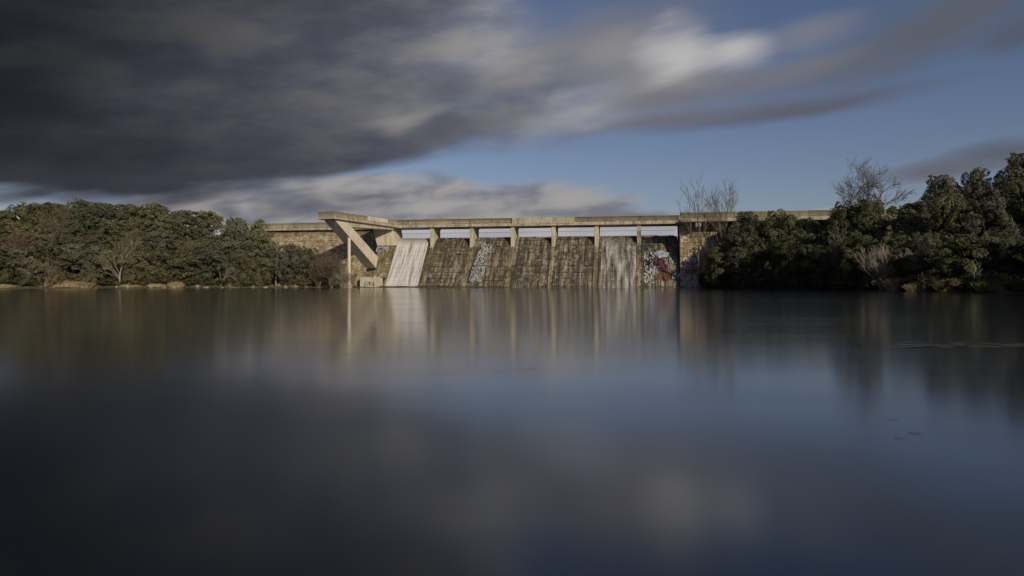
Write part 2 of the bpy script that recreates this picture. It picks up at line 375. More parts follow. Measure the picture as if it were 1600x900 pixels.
dam = dam_thing('spillway_dam', 'stained stone block spillway sloping into the water between two abutments', 'dam', (UL+UR)/2, 103, 0)
BAYNAMES = ['spillway bay under the white sheet of water', 'brown streaked spillway bay', 'spillway bay with tall silver graffiti', 'mossy brown spillway bay', 'green stained spillway bay',
            'spillway bay whitened by running water', 'shaded spillway bay with coloured graffiti']
BAYS = []
for k in range(7):
    u0, u1 = EDGES[k], EDGES[k+1]
    mb = MB(); pr = [(d, z) for d, z in PROF]
    poly = []
    for (d, z) in pr:
        if z > 7.4: poly.append((d, z-.10))
        else: poly.append((d+.10, z-.06))
    poly += [(101, -1.4), (109.2, -1.4)]
    mb.prism([(u0+.02, d, z) for d, z in poly], [(u1-.02, d, z) for d, z in poly])
    bay = mb.build('spillway_bay', M['mortar'], dam, OFF(dam)); bay['label'] = BAYNAMES[k]; BAYS.append(bay)
    S1 = _pl[-1]-.5; rows = 9; ss = [0.0]
    for r in range(rows): ss.append(ss[-1] + S1/rows*rng.uniform(.88, 1.12))
    ss = [a*S1/ss[-1] for a in ss]
    for r in range(rows):
        nb = rng.choice((4, 4, 5)); cuts = [0]
        for q in range(nb): cuts.append(cuts[-1]+rng.uniform(.75, 1.3))
        lo, hi = u0 + .38, u1 - .38
        cuts = [lo + (hi-lo)*c/cuts[-1] for c in cuts]
        for q in range(nb):
            ga = rng.uniform(.03, .055); pr_ = rng.uniform(-.035, .085)
            def pt(u, s, o):
                d, z, nd, nz = prof_s(s); return (u + rng.uniform(-.012, .012), d + nd*o, z + nz*o)
            a, c = cuts[q]+ga, cuts[q+1]-ga; s0, s1 = ss[r]+ga, ss[r+1]-ga
            B = MB(); tl = rng.uniform(-.02, .02)
            B.hexa([pt(a, s1, -.3), pt(c, s1, -.3), pt(c, s0, -.3), pt(a, s0, -.3), pt(a, s1, pr_+tl), pt(c, s1, pr_-tl), pt(c, s0, pr_-tl), pt(a, s0, pr_+tl)])
            B.build('stone_block', M['bay'], bay, OFF(dam))
# ribs running down the slope below the piers
for k, u in enumerate([UL+.2] + PU):
    w = .33 if k else .2
    B = MB(); A = []
    for s in np.linspace(2.0, _pl[-1]-.05, 7):
        d, z, nd, nz = prof_s(float(s)); A.append(((d+nd*.13, z+nz*.13), (d-nd*.25, z-nz*.25)))
    for (o0, i0), (o1, i1) in zip(A, A[1:]):
        B.hexa([(u-w, i1[0], i1[1]), (u+w, i1[0], i1[1]), (u+w, i0[0], i0[1]), (u-w, i0[0], i0[1]), (u-w, o1[0], o1[1]), (u+w, o1[0], o1[1]), (u+w, o0[0], o0[1]), (u-w, o0[0], o0[1])])
    B.build('rib', M['rib'], dam, OFF(dam))

# bridge piers
PIERLAB = ['concrete bridge pier beside the sheet of white falling water', 'second concrete bridge pier from the slanted platform', 'concrete bridge pier just past the tall silver graffiti',
           'concrete bridge pier between two mossy brown bays', 'concrete bridge pier beside the lime-whitened bay', 'concrete bridge pier beside the colourful graffiti bay']
for u, lab in zip(PU, PIERLAB):
    t = dam_thing('bridge_pier', lab, 'pier', u, 107.4, 5.5, 'piers carrying the bridge over the spillway')
    B = MB(); w = .30
    P = [(105.75, 5.6), (109.6, 5.6), (109.6, 9.5), (105.75, 9.5)]
    B.prism([(u-w, d, z) for d, z in P], [(u+w, d, z) for d, z in P]); bevel(B.build('shaft', M['pier'], t, OFF(t)), .04)
    B = MB(); B.box(u-w-.07, u+w+.07, 105.6, 109.7, 9.45, 9.62); B.build('bearing_cap', M['pier'], t, OFF(t))
    B = MB(); B.box(u-w-.06, u+w+.06, 105.55, 106.6, 5.2, 5.75); bevel(B.build('footing', M['rib'], t, OFF(t)), .06)

# bridge
DL, DR = UL-1.2, UD(1062, 104.4)
br = dam_thing('footbridge', 'long level concrete bridge deck carried on piers above the spillway', 'bridge', (DL+DR)/2, 107.5, 9.6)
B = MB(); B.box(DL, DR, 105.25, 110.0, 9.60, 10.04); bevel(B.build('deck_slab', M['conc'], br, OFF(br)))
B = MB(); B.box(DL+.3, DR-.1, 105.75, 106.15, 9.40, 9.60); B.box(DL+.3, DR-.1, 109.2, 109.6, 9.40, 9.60); 
for k in range(7):
    u0 = EDGES[k] if k else DL; u1 = EDGES[k+1] if k < 6 else DR
    n = 2
    for q in range(n):
        a = u0+(u1-u0)*q/n+.012; c = u0+(u1-u0)*(q+1)/n-.012
        mid = k == 3 or (k == 4 and q == 0) or (k == 2 and q == 1 and False)
        Bp = MB(); dz = rng.uniform(-.02, .02)
        if mid: Bp.box(a, c, 105.17, 105.42, 9.90, 10.86+dz)
        else: Bp.box(a, c, 105.40, 105.62, 10.20 if k > 3 or k == 2 else 10.12, 10.80+dz)
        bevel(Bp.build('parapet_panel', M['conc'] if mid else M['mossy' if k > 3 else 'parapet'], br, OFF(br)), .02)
        if not mid:
            Bp = MB(); Bp.box(a+.02, c-.02, 105.30, 105.66, 10.80+dz, 10.89+dz); Bp.build('coping', M['parapet'], br, OFF(br))
            for e in (a+.15, (a+c)/2, c-.15):
                Bp = MB(); Bp.box(e-.1, e+.1, 105.44, 105.58, 10.04, 10.205); Bp.build('parapet_foot', M['conc'], br, OFF(br))
Bp = MB(); Bp.box(DL, DR, 109.6, 109.85, 10.04, 10.84); Bp.build('rear_parapet', M['parapet'], br, OFF(br))
# drain stubs
for k in range(7):
    u = EDGES[k]*.35+EDGES[k+1]*.65; Bp = MB(); Bp.box(u-.12, u+.12, 105.12, 105.28, 9.80, 9.97); Bp.build('drain_spout', M['conc'], br, OFF(br))

# railings seen through the openings
RL = ['beside the slanted platform', 'above the brown streaked bay', 'above the tall silver graffiti', 'behind the plain middle parapet', 'above the green stained bay', 'above the lime-whitened bay', 'above the coloured graffiti']
for k in range(7):
    u0, u1 = EDGES[k]+.34, EDGES[k+1]-.34
    t = dam_thing('steel_railing', 'thin dark steel railing on the crest '+RL[k], 'railing', (u0+u1)/2, 109.0, 7.6, 'railings between the piers')
    for zz in (8.92, 8.12):
        B = MB(); B.box(u0, u1, 108.97, 109.03, zz-.018, zz+.018); B.build('rail', M['steel'], t, OFF(t))
    B = MB(); n = 26
    for q in range(n+1):
        u = u0+(u1-u0)*q/n; B.box(u-.009, u+.009, 108.99, 109.01, 7.55, 8.90)
    o = B.build('balusters', M['steel'], t, OFF(t)); o['kind'] = 'stuff'

# block-built walls ---------------------------------------------------------------
def block_wall(name, label, u0, u1, d_top, d_bot, z0, z1, thick, mat, rows, bw, seed):
    rg = random.Random(seed)
    t = dam_thing(name, label, 'wall', (u0+u1)/2, d_top, z0)
    B = MB(); e = .05
    B.hexa([(u0, d_bot+e, z0), (u1, d_bot+e, z0), (u1, d_top+thick, z0), (u0, d_top+thick, z0), (u0, d_top+e, z1), (u1, d_top+e, z1), (u1, d_top+thick, z1), (u0, d_top+thick, z1)])
    core = B.build('wall_core', M['mortar'], t, OFF(t))
    def dd(z): return d_bot + (d_top-d_bot)*(z-z0)/(z1-z0)
    zz = [z0]
    for r in range(rows): zz.append(zz[-1]+rg.uniform(.8, 1.2))
    zz = [z0+(z1-z0)*(a-z0)/(zz[-1]-z0) for a in zz]
    for r in range(rows):
        n = max(2, round((u1-u0)/bw)); c = [0]
        for q in range(n): c.append(c[-1]+rg.uniform(.6, 1.4))
        c = [u0+(u1-u0)*a/c[-1] for a in c]
        for q in range(n):
            a, b2 = c[q]+.03, c[q+1]-.03; za, zb = zz[r]+.03, zz[r+1]-.03; p = rg.uniform(-.02, .09)
            j = lambda: rg.uniform(-.03, .03)
            B = MB(); B.hexa([(a+j(), dd(za)-p+j(), za+j()), (b2+j(), dd(za)-p+j(), za+j()), (b2, dd(za)+.3, za), (a, dd(za)+.3, za), (a+j(), dd(zb)-p+j(), zb+j()), (b2+j(), dd(zb)-p+j(), zb+j()), (b2, dd(zb)+.3, zb), (a, dd(zb)+.3, zb)])
            B.build('stone_block', mat, t, OFF(t))
    return t
WU0 = UD(400, 107.5)
lw = block_wall('wing_wall', 'ochre stone wing wall topped by a mossy parapet behind the slanted platform', WU0, -41.2, 107.6, 107.0, 1.0, 9.55, 1.8, M['wingL'], 10, 1.3, 11)
B = MB(); B.box(WU0-1.5, -41.0, 106.9, 110.0, 9.56, 9.92); bevel(B.build('deck_slab', M['conc'], lw, OFF(lw)))
for q in range(9):
    a = WU0-1.5 + (-41.0-WU0+1.5)*q/9; c = WU0-1.5 + (-41.0-WU0+1.5)*(q+1)/9
    B = MB(); B.box(a+.02, c-.02, 107.05, 107.3, 9.95, 10.82+rng.uniform(-.03, .03)); bevel(B.build('parapet_panel', M['parapet'], lw, OFF(lw)), .02)

# right-hand abutment
AU0 = UD(1063, 101.8); AU1 = UD(1125, 102)
rw = block_wall('abutment_wall', 'ochre stone abutment wall with faded graffiti behind thin bare tree', AU0, AU1+1.5, 103.3, 102.3, -1.0, 9.4, 6.0, M['wing'], 10, 1.3, 23)
rb = dam_thing('approach_bridge', 'mossy concrete roadway and parapet overhanging the ochre abutment wall', 'bridge', AU0+12, 103, 9.4)
RE = UD(1420, 100)
B = MB(); B.box(AU0-.15, RE, 100.35, 109.0, 9.45, 9.92); bevel(B.build('deck_slab', M['conc'], rb, OFF(rb)))
n = 12
for q in range(n):
    a = AU0-.15+(RE-AU0)*q/n; c = AU0-.15+(RE-AU0)*(q+1)/n
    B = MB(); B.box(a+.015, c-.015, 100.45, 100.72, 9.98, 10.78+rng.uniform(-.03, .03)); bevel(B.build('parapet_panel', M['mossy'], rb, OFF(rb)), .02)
B = MB(); B.box(AU0-.1, RE, 100.5, 100.68, 9.9, 10.0); B.build('parapet_base', M['conc'], rb, OFF(rb))
ub = UD(1091, 101); B = MB(); B.box(ub-.4, ub+.4, 100.7, 103.1, 8.75, 9.46); bevel(B.build('bracket', M['pier'], rb, OFF(rb)), .04)
ub = UD(1160, 101); B = MB(); B.box(ub-.4, ub+.4, 100.7, 103.1, 8.75, 9.46); bevel(B.build('bracket', M['pier'], rb, OFF(rb)), .04)
B = MB(); B.box(AU1+1.5, RE, 103.4, 108.5, -.5, 9.44); B.build('rear_wall', M['mortar'], rb, OFF(rb))

# left abutment between spillway and slanted platform
ab = dam_thing('bridge_abutment', 'tall concrete abutment pillar between slanted strut and white falling water', 'abutment', -40.4, 104, 0)
B = MB(); z0, z1 = 1.5, 6.7
B.hexa([(-40.15, 100.2, z0), (UL-.02, 100.2, z0), (UL-.02, 108.5, z0), (-41.9, 108.5, z0), (-41.6, 104.6, z1), (UL-.02, 105.3, z1), (UL-.02, 108.5, z1), (-41.9, 108.5, z1)])
bevel(B.build('sloping_wall', M['rib'], ab, OFF(ab)), .05)
B = MB(); B.hexa([(-41.6, 104.62, 6.72), (UL+.25, 105.4, 6.72), (UL+.25, 109.3, 6.72), (-41.9, 109.3, 6.72), (-42.3, 104.5, 9.58), (UL-.6, 104.9, 9.58), (UL-.2, 109.3, 9.58), (-42.6, 109.3, 9.58)])
bevel(B.build('pillar_head', M['pier'], ab, OFF(ab)), .05)
B = MB(); B.hexa([(UL-.55, 105.15, 6.75), (UL+.55, 105.55, 6.75), (UL+.55, 109.3, 6.75), (UL-.55, 109.3, 6.75), (UL-1.1, 104.75, 9.59), (UL-.1, 105.3, 9.59), (UL+.1, 109.3, 9.59), (UL-1.1, 109.3, 9.59)])
bevel(B.build('bearing_wedge', M['strut'], ab, OFF(ab)), .04)
B = MB(); B.box(-42.0, UL-.1, 98.6, 101.4, -1.5, 1.62); bevel(B.build('base_block', M['pier'], ab, OFF(ab)), .06)
B = MB(); B.hexa([(-45.5, 99.6, -.5), (-40.1, 99.9, -.5), (-40.1, 106.5, -.5), (-45.5, 106.5, -.5), (-44.6, 100.3, 1.9), (-40.2, 100.4, 2.75), (-40.2, 106.5, 2.8), (-45.0, 106.5, 2.0)])
bevel(B.build('ledge', M['rib'], ab, OFF(ab)), .1)

# slanted viewing platform ------------------------------------------------------------
Rp = Vector((-25.1, 96.4, 0)); Jp = Vector((-18.4, 110.2, 0)); ax = (Jp-Rp).normalized(); nr = Vector((ax.y, -ax.x, 0))   # nr: towards the sunlit side
pf = thing('viewing_platform', 'angular concrete platform cantilevered on a slanted strut and slim column', 'platform', (Rp.x, Rp.y, 0), 0)
PO = (Rp.x, Rp.y, 0)
def pp(a, w, z): q = Rp + ax*a - nr*w; return (q.x, q.y, z)
LEN = (Jp-Rp).length
B = MB(); B.hexa([pp(0, 0, 9.78), pp(LEN, 0, 9.62), pp(LEN, 2.9, 9.62), pp(-.1, 2.9, 9.78), pp(0, 0, 10.12), pp(LEN, 0, 10.05), pp(LEN, 2.9, 10.05), pp(-.1, 2.9, 10.12)])
bevel(B.build('deck_slab', M['conc'], pf, PO))
npan = 6
for q in range(npan):
    a, c = LEN*q/npan+.01, LEN*(q+1)/npan-.01; za = 10.85-.12*q/npan; w = q == 4 or q == 3
    B = MB(); B.hexa([pp(a, .1, 10.16), pp(c, .1, 10.14), pp(c, .32, 10.14), pp(a, .32, 10.16), pp(a, .1, za), pp(c, .1, za-.02), pp(c, .32, za-.02), pp(a, .32, za)])
    bevel(B.build('parapet_panel', M['strut'] if w else M['parapet'], pf, PO), .02)
    for e in (a+.3, c-.3):
        B = MB(); B.hexa([pp(e-.15, .12, 10.05), pp(e+.15, .12, 10.05), pp(e+.15, .3, 10.05), pp(e-.15, .3, 10.05), pp(e-.15, .12, 10.17), pp(e+.15, .12, 10.17), pp(e+.15, .3, 10.17), pp(e-.15, .3, 10.17)])
        B.build('parapet_foot', M['conc'], pf, PO)
B = MB(); B.hexa([pp(.04, .35, 10.1), pp(.3, .35, 10.1), pp(.3, 2.9, 10.1), pp(-.06, 2.9, 10.1), pp(.04, .35, 10.86), pp(.3, .35, 10.86), pp(.3, 2.9, 10.9), pp(-.06, 2.9, 10.9)])
bevel(B.build('end_parapet', M['parapet'], pf, PO), .02)
B = MB(); B.hexa([pp(.3, 2.65, 10.1), pp(LEN, 2.65, 10.0), pp(LEN, 2.9, 10.0), pp(.3, 2.9, 10.1), pp(.3, 2.65, 10.86), pp(LEN, 2.65, 10.75), pp(LEN, 2.9, 10.75), pp(.3, 2.9, 10.86)])
B.build('rear_parapet', M['parapet'], pf, PO)
def on_plane(px, py, w):                       # where a sight line meets the strut's vertical side plane
    P0 = Rp - nr*w; t = (px-800)/F; Y = (nr.x*P0.x+nr.y*P0.y)/(nr.x*t+nr.y); return Vector((t*Y, Y, ZY(py, Y)))
A_, B_, C_, D_ = on_plane(533, 355, .45), on_plane(588, 419, .45), on_plane(551, 356, .45), on_plane(590.5, 401, .45)
A_ += (A_-B_).normalized()*1.6
C2 = C_ + (C_-D_).normalized()*1.3
# strut: side polygon extruded across the platform
side = [A_, B_, D_, C2]; off = -nr*2.0
B = MB(); B.prism([tuple(p) for p in side], [tuple(p+off) for p in side]); bevel(B.build('strut', M['strut'], pf, PO), .04)
g0, g1 = .25, LEN-.5
B = MB(); B.hexa([pp(2.6, .5, 8.85), pp(g1, .5, 9.25), pp(g1, 2.4, 9.25), pp(2.6, 2.4, 8.85), pp(.5, .5, 9.79), pp(g1, .5, 9.64), pp(g1, 2.4, 9.64), pp(.5, 2.4, 9.79)])
bevel(B.build('girder', M['conc'], pf, PO))
ct = on_plane(545.5, 371, .75); cb = Vector((ct.x, ct.y, -.6))
B = MB(); B.tube([cb, cb+Vector((0, 0, 1.2)), ct+Vector((0, 0, .1))], [.25, .24, .23], 12); B.build('column', M['strut'], pf, PO)
B = MB(); B.tube([cb, cb+Vector((0, 0, 1.1))], [.48, .45], 10, False); B.build('column_base', M['conc'], pf, PO)

# white water running down two bays ---------------------------------------------------
def mat_veil(name, lo, hi, ztop, amt, fq=3.4):
    m, g, p = new_mat(name); u, d, z = damcoords(g)
    su = g.add(u, g.mul(g.noise(g.vec(g.mul(u, .6), 0., g.mul(z, .8)), 1., 2), .25))
    a = g.noise(g.vec(g.mul(su, fq), 2.0, g.mul(z, .22)), 1.0, 5, .62); b2 = g.noise(g.vec(g.mul(su, 11.), 7.0, g.mul(z, 1.1)), 1.0, 4, .65)
    t = g.add(g.mul(a, .92), g.mul(b2, .16))
    al = g.step(t, lo, hi); al = g.mul(al, g.step(g.add(z, g.mul(g.sub(a, .5), 4.)), ztop, ztop-2.2))
    ln = g.m('SINE', g.mul(g.add(z, g.mul(b2, .25)), 9.4)); al = g.mul(al, g.add(.96, g.mul(ln, .04))); al = g.mul(al, amt)
    g.put(p.inputs['Base Color'], g.mix(g.step(a, .35, .62), (.40, .385, .36), (.72, .71, .69))); p.inputs['Roughness'].default_value = .7
    tr = g.n('ShaderNodeBsdfTransparent'); mx = g.n('ShaderNodeMixShader'); g.put(mx.inputs[0], al)
    g.nt.links.new(tr.outputs[0], mx.inputs[1]); g.nt.links.new(p.outputs[0], mx.inputs[2]); g.nt.links.new(mx.outputs[0], g.nt.nodes['Material Output'].inputs[0])
    return m
def veil(label, u0, u1, mat, seed):
    rg = np.random.default_rng(seed); t = dam_thing('water_sheet', label, 'waterfall', (u0+u1)/2, 101, 0)
    nu, ns = 40, 30; B = MB(); wob = rg.uniform(.125, .14, nu+1)
    for j in range(ns+1):
        s = .25+(_pl[-1]-.55)*j/ns; d, z, nd, nz = prof_s(s)
        for i in range(nu+1):
            o = wob[i] + .012*math.sin(j*1.9+i); B.v.append((u0+(u1-u0)*i/nu, d+nd*o, z+nz*o))
    for j in range(ns):
        for i in range(nu):
            q = j*(nu+1)+i; B.face((q, q+1, q+nu+2, q+nu+1), True)
    B.build('running_water', mat, t, OFF(t))
veil('bright white sheet of water sliding down the bay beside the abutment', EDGES[0]+.4, EDGES[1]-.75, mat_veil('falling_water', .26, .52, 9.0, .95), 3)
veil('thin pale trickles of water whitening the bay before the coloured graffiti', EDGES[5]+.8, EDGES[6]-.4, mat_veil('trickling_water', .40, .74, 8.8, .72, 1.5), 5)

# graffiti ------------------------------------------------------------------------------
def mat_paint(name, c, worn=.45):
    m, g, p = new_mat(name); pos = geo_pos(g); n = g.noise(pos, 2.2, 5, .65); f = g.noise(pos, 7.0, 4, .7)
    g.put(p.inputs['Base Color'], g.mix(g.step(n, .3, .7), tuple(a*.65 for a in c), c)); p.inputs['Roughness'].default_value = .8
    g.put(p.inputs['Alpha'], g.step(g.add(g.mul(n, .5), g.mul(f, .5)), worn-.10, worn+.04)); return m
PW, PK, PB = mat_paint('silver_paint', (.56, .55, .53), .48), mat_paint('black_paint', (.02, .02, .022), .38), mat_paint('light_blue_paint', (.36, .44, .55))
PM, PR, PD = mat_paint('magenta_paint', (.16, .045, .095), .52), mat_paint('red_paint', (.26, .085, .06), .52), mat_paint('blue_paint', (.05, .06, .16))
PL = mat_paint('lilac_paint', (.46, .45, .49))
def on_slope(o):
    def f(u, z):
        d = prof_d(z); d2 = prof_d(z-.05); nd, nz = -.05, (d-d2); L = math.hypot(nd, nz); return (u, d+nd/L*o, z+nz/L*o)
    return f
def on_wall(d0, o): return lambda u, z: (u, d0(z)-o, z)
def ribbon(B, f, pts, w):
    n = len(pts)
    for i in range(n):
        a = Vector(pts[max(i-1, 0)]); c = Vector(pts[min(i+1, n-1)]); t = (c-a); t = t.normalized() if t.length > 1e-6 else Vector((1, 0))
        q = Vector((-t.y, t.x))*w*.5; p = Vector(pts[i]); B.v.append(f(*(p+q))); B.v.append(f(*(p-q)))
    b0 = len(B.v)-2*n
    for i in range(n-1): B.face((b0+2*i, b0+2*i+1, b0+2*i+3, b0+2*i+2))
def smooth(pts, k=4):
    out = []
    for i in range(len(pts)-1):
        p0 = pts[max(i-1, 0)]; p1 = pts[i]; p2 = pts[i+1]; p3 = pts[min(i+2, len(pts)-1)]
        for j in range(k):
            t = j/k; out.append(tuple(.5*((2*p1[a])+(-p0[a]+p2[a])*t+(2*p0[a]-5*p1[a]+4*p2[a]-p3[a])*t*t+(-p0[a]+3*p1[a]-3*p2[a]+p3[a])*t**3) for a in (0, 1)))
    return out+[tuple(pts[-1])]
GL = {'S': [(.9, .85), (.5, 1), (.15, .8), (.5, .5), (.85, .25), (.5, 0), (.1, .15)], 'K': [(.15, 1), (.15, 0), (.15, .45), (.85, 1), (.3, .5), (.95, 0)], 'R': [(.15, 0), (.15, 1), (.8, .9), (.75, .55), (.2, .5), (.9, 0)],
      'E': [(.9, .95), (.15, 1), (.15, .5), (.7, .55), (.15, .5), (.15, 0), (.9, .05)], 'O': [(.5, 1), (.1, .7), (.12, .3), (.5, 0), (.9, .3), (.88, .7), (.5, 1)], 'N': [(.1, 0), (.15, 1), (.85, 0), (.9, 1)],
      'U': [(.1, 1), (.15, .2), (.5, 0), (.85, .2), (.9, 1)], 'M': [(.05, 0), (.15, 1), (.5, .4), (.85, 1), (.95, 0)], 'Z': [(.1, .95), (.9, 1), (.1, 0), (.95, .05)], 'A': [(.05, 0), (.5, 1), (.95, 0), (.75, .4), (.25, .4)]}
def tagtext(B, f, s, u0, z0, w, h, lw, slant=0.0, jit=.05, seed=0, grow=0.0):
    rg = random.Random(seed); cw = w/len(s)
    for i, ch in enumerate(s):
        dz = rg.uniform(-.08, .08)*h
        P = [(u0+cw*(i+.08+.84*(x+rg.uniform(-jit, jit)))+slant*y*h, z0+dz+h*(y+rg.uniform(-jit, jit))) for x, y in GL[ch]]
        ribbon(B, f, smooth(P), lw+grow)
def paint(name, parent, mat, fn, label=None):
    B = MB(); fn(B); o = B.build(name, mat, parent, OFF(parent))
    if label: o['label'] = label
    return o
# tall silver piece, several lines of letters stacked down the slope
u_g = UD(735, 103.0); rowsG = [('SO', 1.25, 5.75, .55), ('RE', .95, 4.55, .30), ('AZK', .55, 3.35, .10), ('NES', .25, 2.15, -.10), ('KRE', .0, .95, -.2)]
def piece(lw, o, mat, nm, lab=None):
    f = on_slope(o)
    def fn(B):
        for i, (s, wd, z0, du) in enumerate(rowsG): tagtext(B, f, s, u_g+.35+du, z0, 1.5+.28*(len(s)-1), 1.0, lw, .12, .07, 40+i)
    paint(nm, dam, mat, fn, lab)
piece(.50, .125, PK, 'graffiti_outline', 'black outline of the tall graffiti'); piece(.36, .14, PW, 'graffiti_fill', 'silver letters of the tall graffiti'); piece(.07, .155, PK, 'graffiti_line')
# coloured bay
uc = UD(1002, 102.5)
paint('graffiti_fill', dam, PW, lambda B: [tagtext(B, on_slope(.12), s, uc+.3, z, 1.7, 1.0, .20, .1, .1, 60+i) for i, (s, z) in enumerate([('RS', 4.3), ('EK', 3.1), ('SN', 1.9), ('OE', .8)])], 'white letters on the shaded bay')
def blot(B, f, cu, cz, ru, rz, seed):
    rg = random.Random(seed); n = 18; b0 = len(B.v); B.v.append(f(cu, cz))
    for i in range(n):
        a = 2*math.pi*i/n; k = rg.uniform(.75, 1.15); B.v.append(f(cu+ru*k*math.cos(a), cz+rz*k*math.sin(a)))
    for i in range(n): B.face((b0, b0+1+i, b0+1+(i+1) % n))
us = lambda px, d: UD(px, d)
paint('graffiti_fill', dam, PB, lambda B: blot(B, on_slope(.125), us(1033, 104), 5.0, 1.1, .55, 2), 'pale blue blot of paint')
paint('graffiti_fill', dam, PM, lambda B: (blot(B, on_slope(.12), us(1031, 103), 3.6, 1.0, 1.15, 3), blot(B, on_slope(.115), us(1040, 102.5), 2.7, .9, .8, 7)), 'magenta painted shape')
paint('graffiti_fill', dam, PR, lambda B: (blot(B, on_slope(.13), us(1040, 102), 1.6, 1.3, .55, 4), ribbon(B, on_slope(.135), smooth([(us(1026, 102), 1.2), (us(1034, 102), 2.2), (us(1044, 102), 1.0), (us(1052, 102), 2.0)]), .35)), 'red painted shape')
paint('graffiti_line', dam, PW, lambda B: tagtext(B, on_slope(.15), 'SO', us(1026, 103), 4.5, 1.9, .8, .14, 0, .1, 8), 'white tag on the pale blue blot')
paint('graffiti_line', dam, PB, lambda B: [tagtext(B, on_slope(.155), t_, us(px_, 102.3), z_, 1.3, .8, .13, .1, .15, 90+i) for i, (t_, px_, z_) in enumerate([('NS', 1046, 3.6), ('KA', 1050, 1.2), ('ZE', 1018, 2.2)])], 'pale blue scribbles')
paint('graffiti_line', dam, PK, lambda B: [tagtext(B, on_slope(.165), t_, us(px_, 102.3), z_, 1.5, 1.2, .10, .1, .15, 95+i) for i, (t_, px_, z_) in enumerate([('ES', 1026, 2.7), ('RN', 1034, 1.0), ('OK', 1004, 3.0)])], 'black scribbles')
# right abutment
dw = lambda z: 102.3+(z+1)/10.4
paint('graffiti_fill', rw, PW, lambda B: tagtext(B, on_wall(dw, .14), 'SEK', AU0+.2, 3.0, 2.3, 1.2, .26, .2, .1, 70), 'white tag')
paint('graffiti_line', rw, PD, lambda B: tagtext(B, on_wall(dw, .16), 'NOZ', AU0+.3, 2.9, 2.2, 1.2, .10, .2, .1, 71), 'dark blue tag')
paint('graffiti_fill', rw, PR, lambda B: blot(B, on_wall(dw, .13), AU0+1.5, 2.4, 1.1, .38, 9), 'red painted shape')
paint('graffiti_fill', rw, PB, lambda B: (tagtext(B, on_wall(dw, .14), 'ASO', AU0+.1, .25, 2.3, 1.4, .34, .0, .08, 72)), 'pale blue letters near the water')
paint('graffiti_line', rw, PW, lambda B: (tagtext(B, on_wall(dw, .16), 'ASO', AU0+.1, .25, 2.3, 1.4, .10, .0, .08, 73)), 'white highlights of the pale blue letters')
# left abutment
fa = lambda u, z: (u, 100.2+(z-1.5)/5.2*4.6-.18, z)
paint('graffiti_fill', ab, PL, lambda B: ribbon(B, fa, [(-41.5, 6.1), (-39.5, 6.1)], .75), 'pale painted band')
paint('graffiti_line', ab, PK, lambda B: tagtext(B, lambda u, z: (u, fa(u, z)[1]-.03, z), 'MSU', -41.3, 5.87, 1.6, .45, .11, .1, .08, 80), 'black letters on the pale band')
paint('graffiti_line', ab, PK, lambda B: tagtext(B, lambda u, z: (u, 98.55, z), 'EMA', -41.4, .2, 1.7, .6, .07, .3, .2, 81), 'dark scribble above the water')
ul = UD(575, 107.2)
paint('graffiti_fill', lw, PW, lambda B: (tagtext(B, on_wall(lambda z: 107.0+(z-1)/8.55*.6, .14), 'SO', ul-.2, 6.2, 1.9, 1.3, .24, 0, .1, 82), tagtext(B, on_wall(lambda z: 107.0+(z-1)/8.55*.6, .14), 'EK', ul+.3, 4.9, 1.9, 1.2, .24, 0, .1, 83)), 'white letters seen behind the strut')
paint('graffiti_line', lw, PK, lambda B: (tagtext(B, on_wall(lambda z: 107.0+(z-1)/8.55*.6, .16), 'SO', ul-.2, 6.2, 1.9, 1.3, .08, 0, .1, 82), tagtext(B, on_wall(lambda z: 107.0+(z-1)/8.55*.6, .16), 'EK', ul+.3, 4.9, 1.9, 1.2, .08, 0, .1, 83)))

# ------------------------------------------------------------------ trees
def leaf_cloud(seed, lobes, n, size, flat=.5):
    """lobes: (x,y,z,r); leaf sized quads spread over and through the lobes"""
    g = np.random.default_rng(seed); lobes = np.array(lobes); w = lobes[:, 3]**2; w = w/w.sum()
    k = g.choice(len(lobes), n, p=w); L = lobes[k]
    d = g.normal(size=(n, 3)); d[:, 2] += .25; d /= np.linalg.norm(d, axis=1)[:, None]
    # each lobe is itself broken into tufts
    nt = 14; td = g.normal(size=(len(lobes), nt, 3)); td /= np.linalg.norm(td, axis=2)[:, :, None]
    j = g.integers(0, nt, n); tdir = td[k, j]
    mixd = d*.36 + tdir; mixd /= np.linalg.norm(mixd, axis=1)[:, None]
    rad = L[:, 3]*(1.0 + .30*np.einsum('ij,ij->i', mixd, tdir) - np.abs(g.normal(0, .24, n)))
    P = L[:, :3] + mixd*rad[:, None]*np.array([1, 1, .88])
    nrm = mixd + g.normal(0, flat, (n, 3)); nrm /= np.linalg.norm(nrm, axis=1)[:, None]
    a = np.cross(nrm, g.normal(size=(n, 3))); a /= np.linalg.norm(a, axis=1)[:, None]; b_ = np.cross(nrm, a)
    s = size*g.uniform(.55, 1.25, n)[:, None]; e = g.uniform(.5, .85, n)[:, None]
    q = np.stack([P-a*s, P+b_*s*e, P+a*s, P-b_*s*e], 1).reshape(-1, 3)
    return q
def quads_mesh(name, q, mat):
    n = len(q)//4; me = bpy.data.meshes.new(name); me.vertices.add(len(q)); me.vertices.foreach_set('co', q.astype(np.float32).ravel())
    me.loops.add(len(q)); me.loops.foreach_set('vertex_index', np.arange(len(q), dtype=np.int32))
    me.polygons.add(n); me.polygons.foreach_set('loop_start', np.arange(0, len(q), 4, dtype=np.int32)); me.polygons.foreach_set('loop_total', np.full(n, 4, np.int32))
    me.materials.append(mat); me.update(calc_edges=True); return me

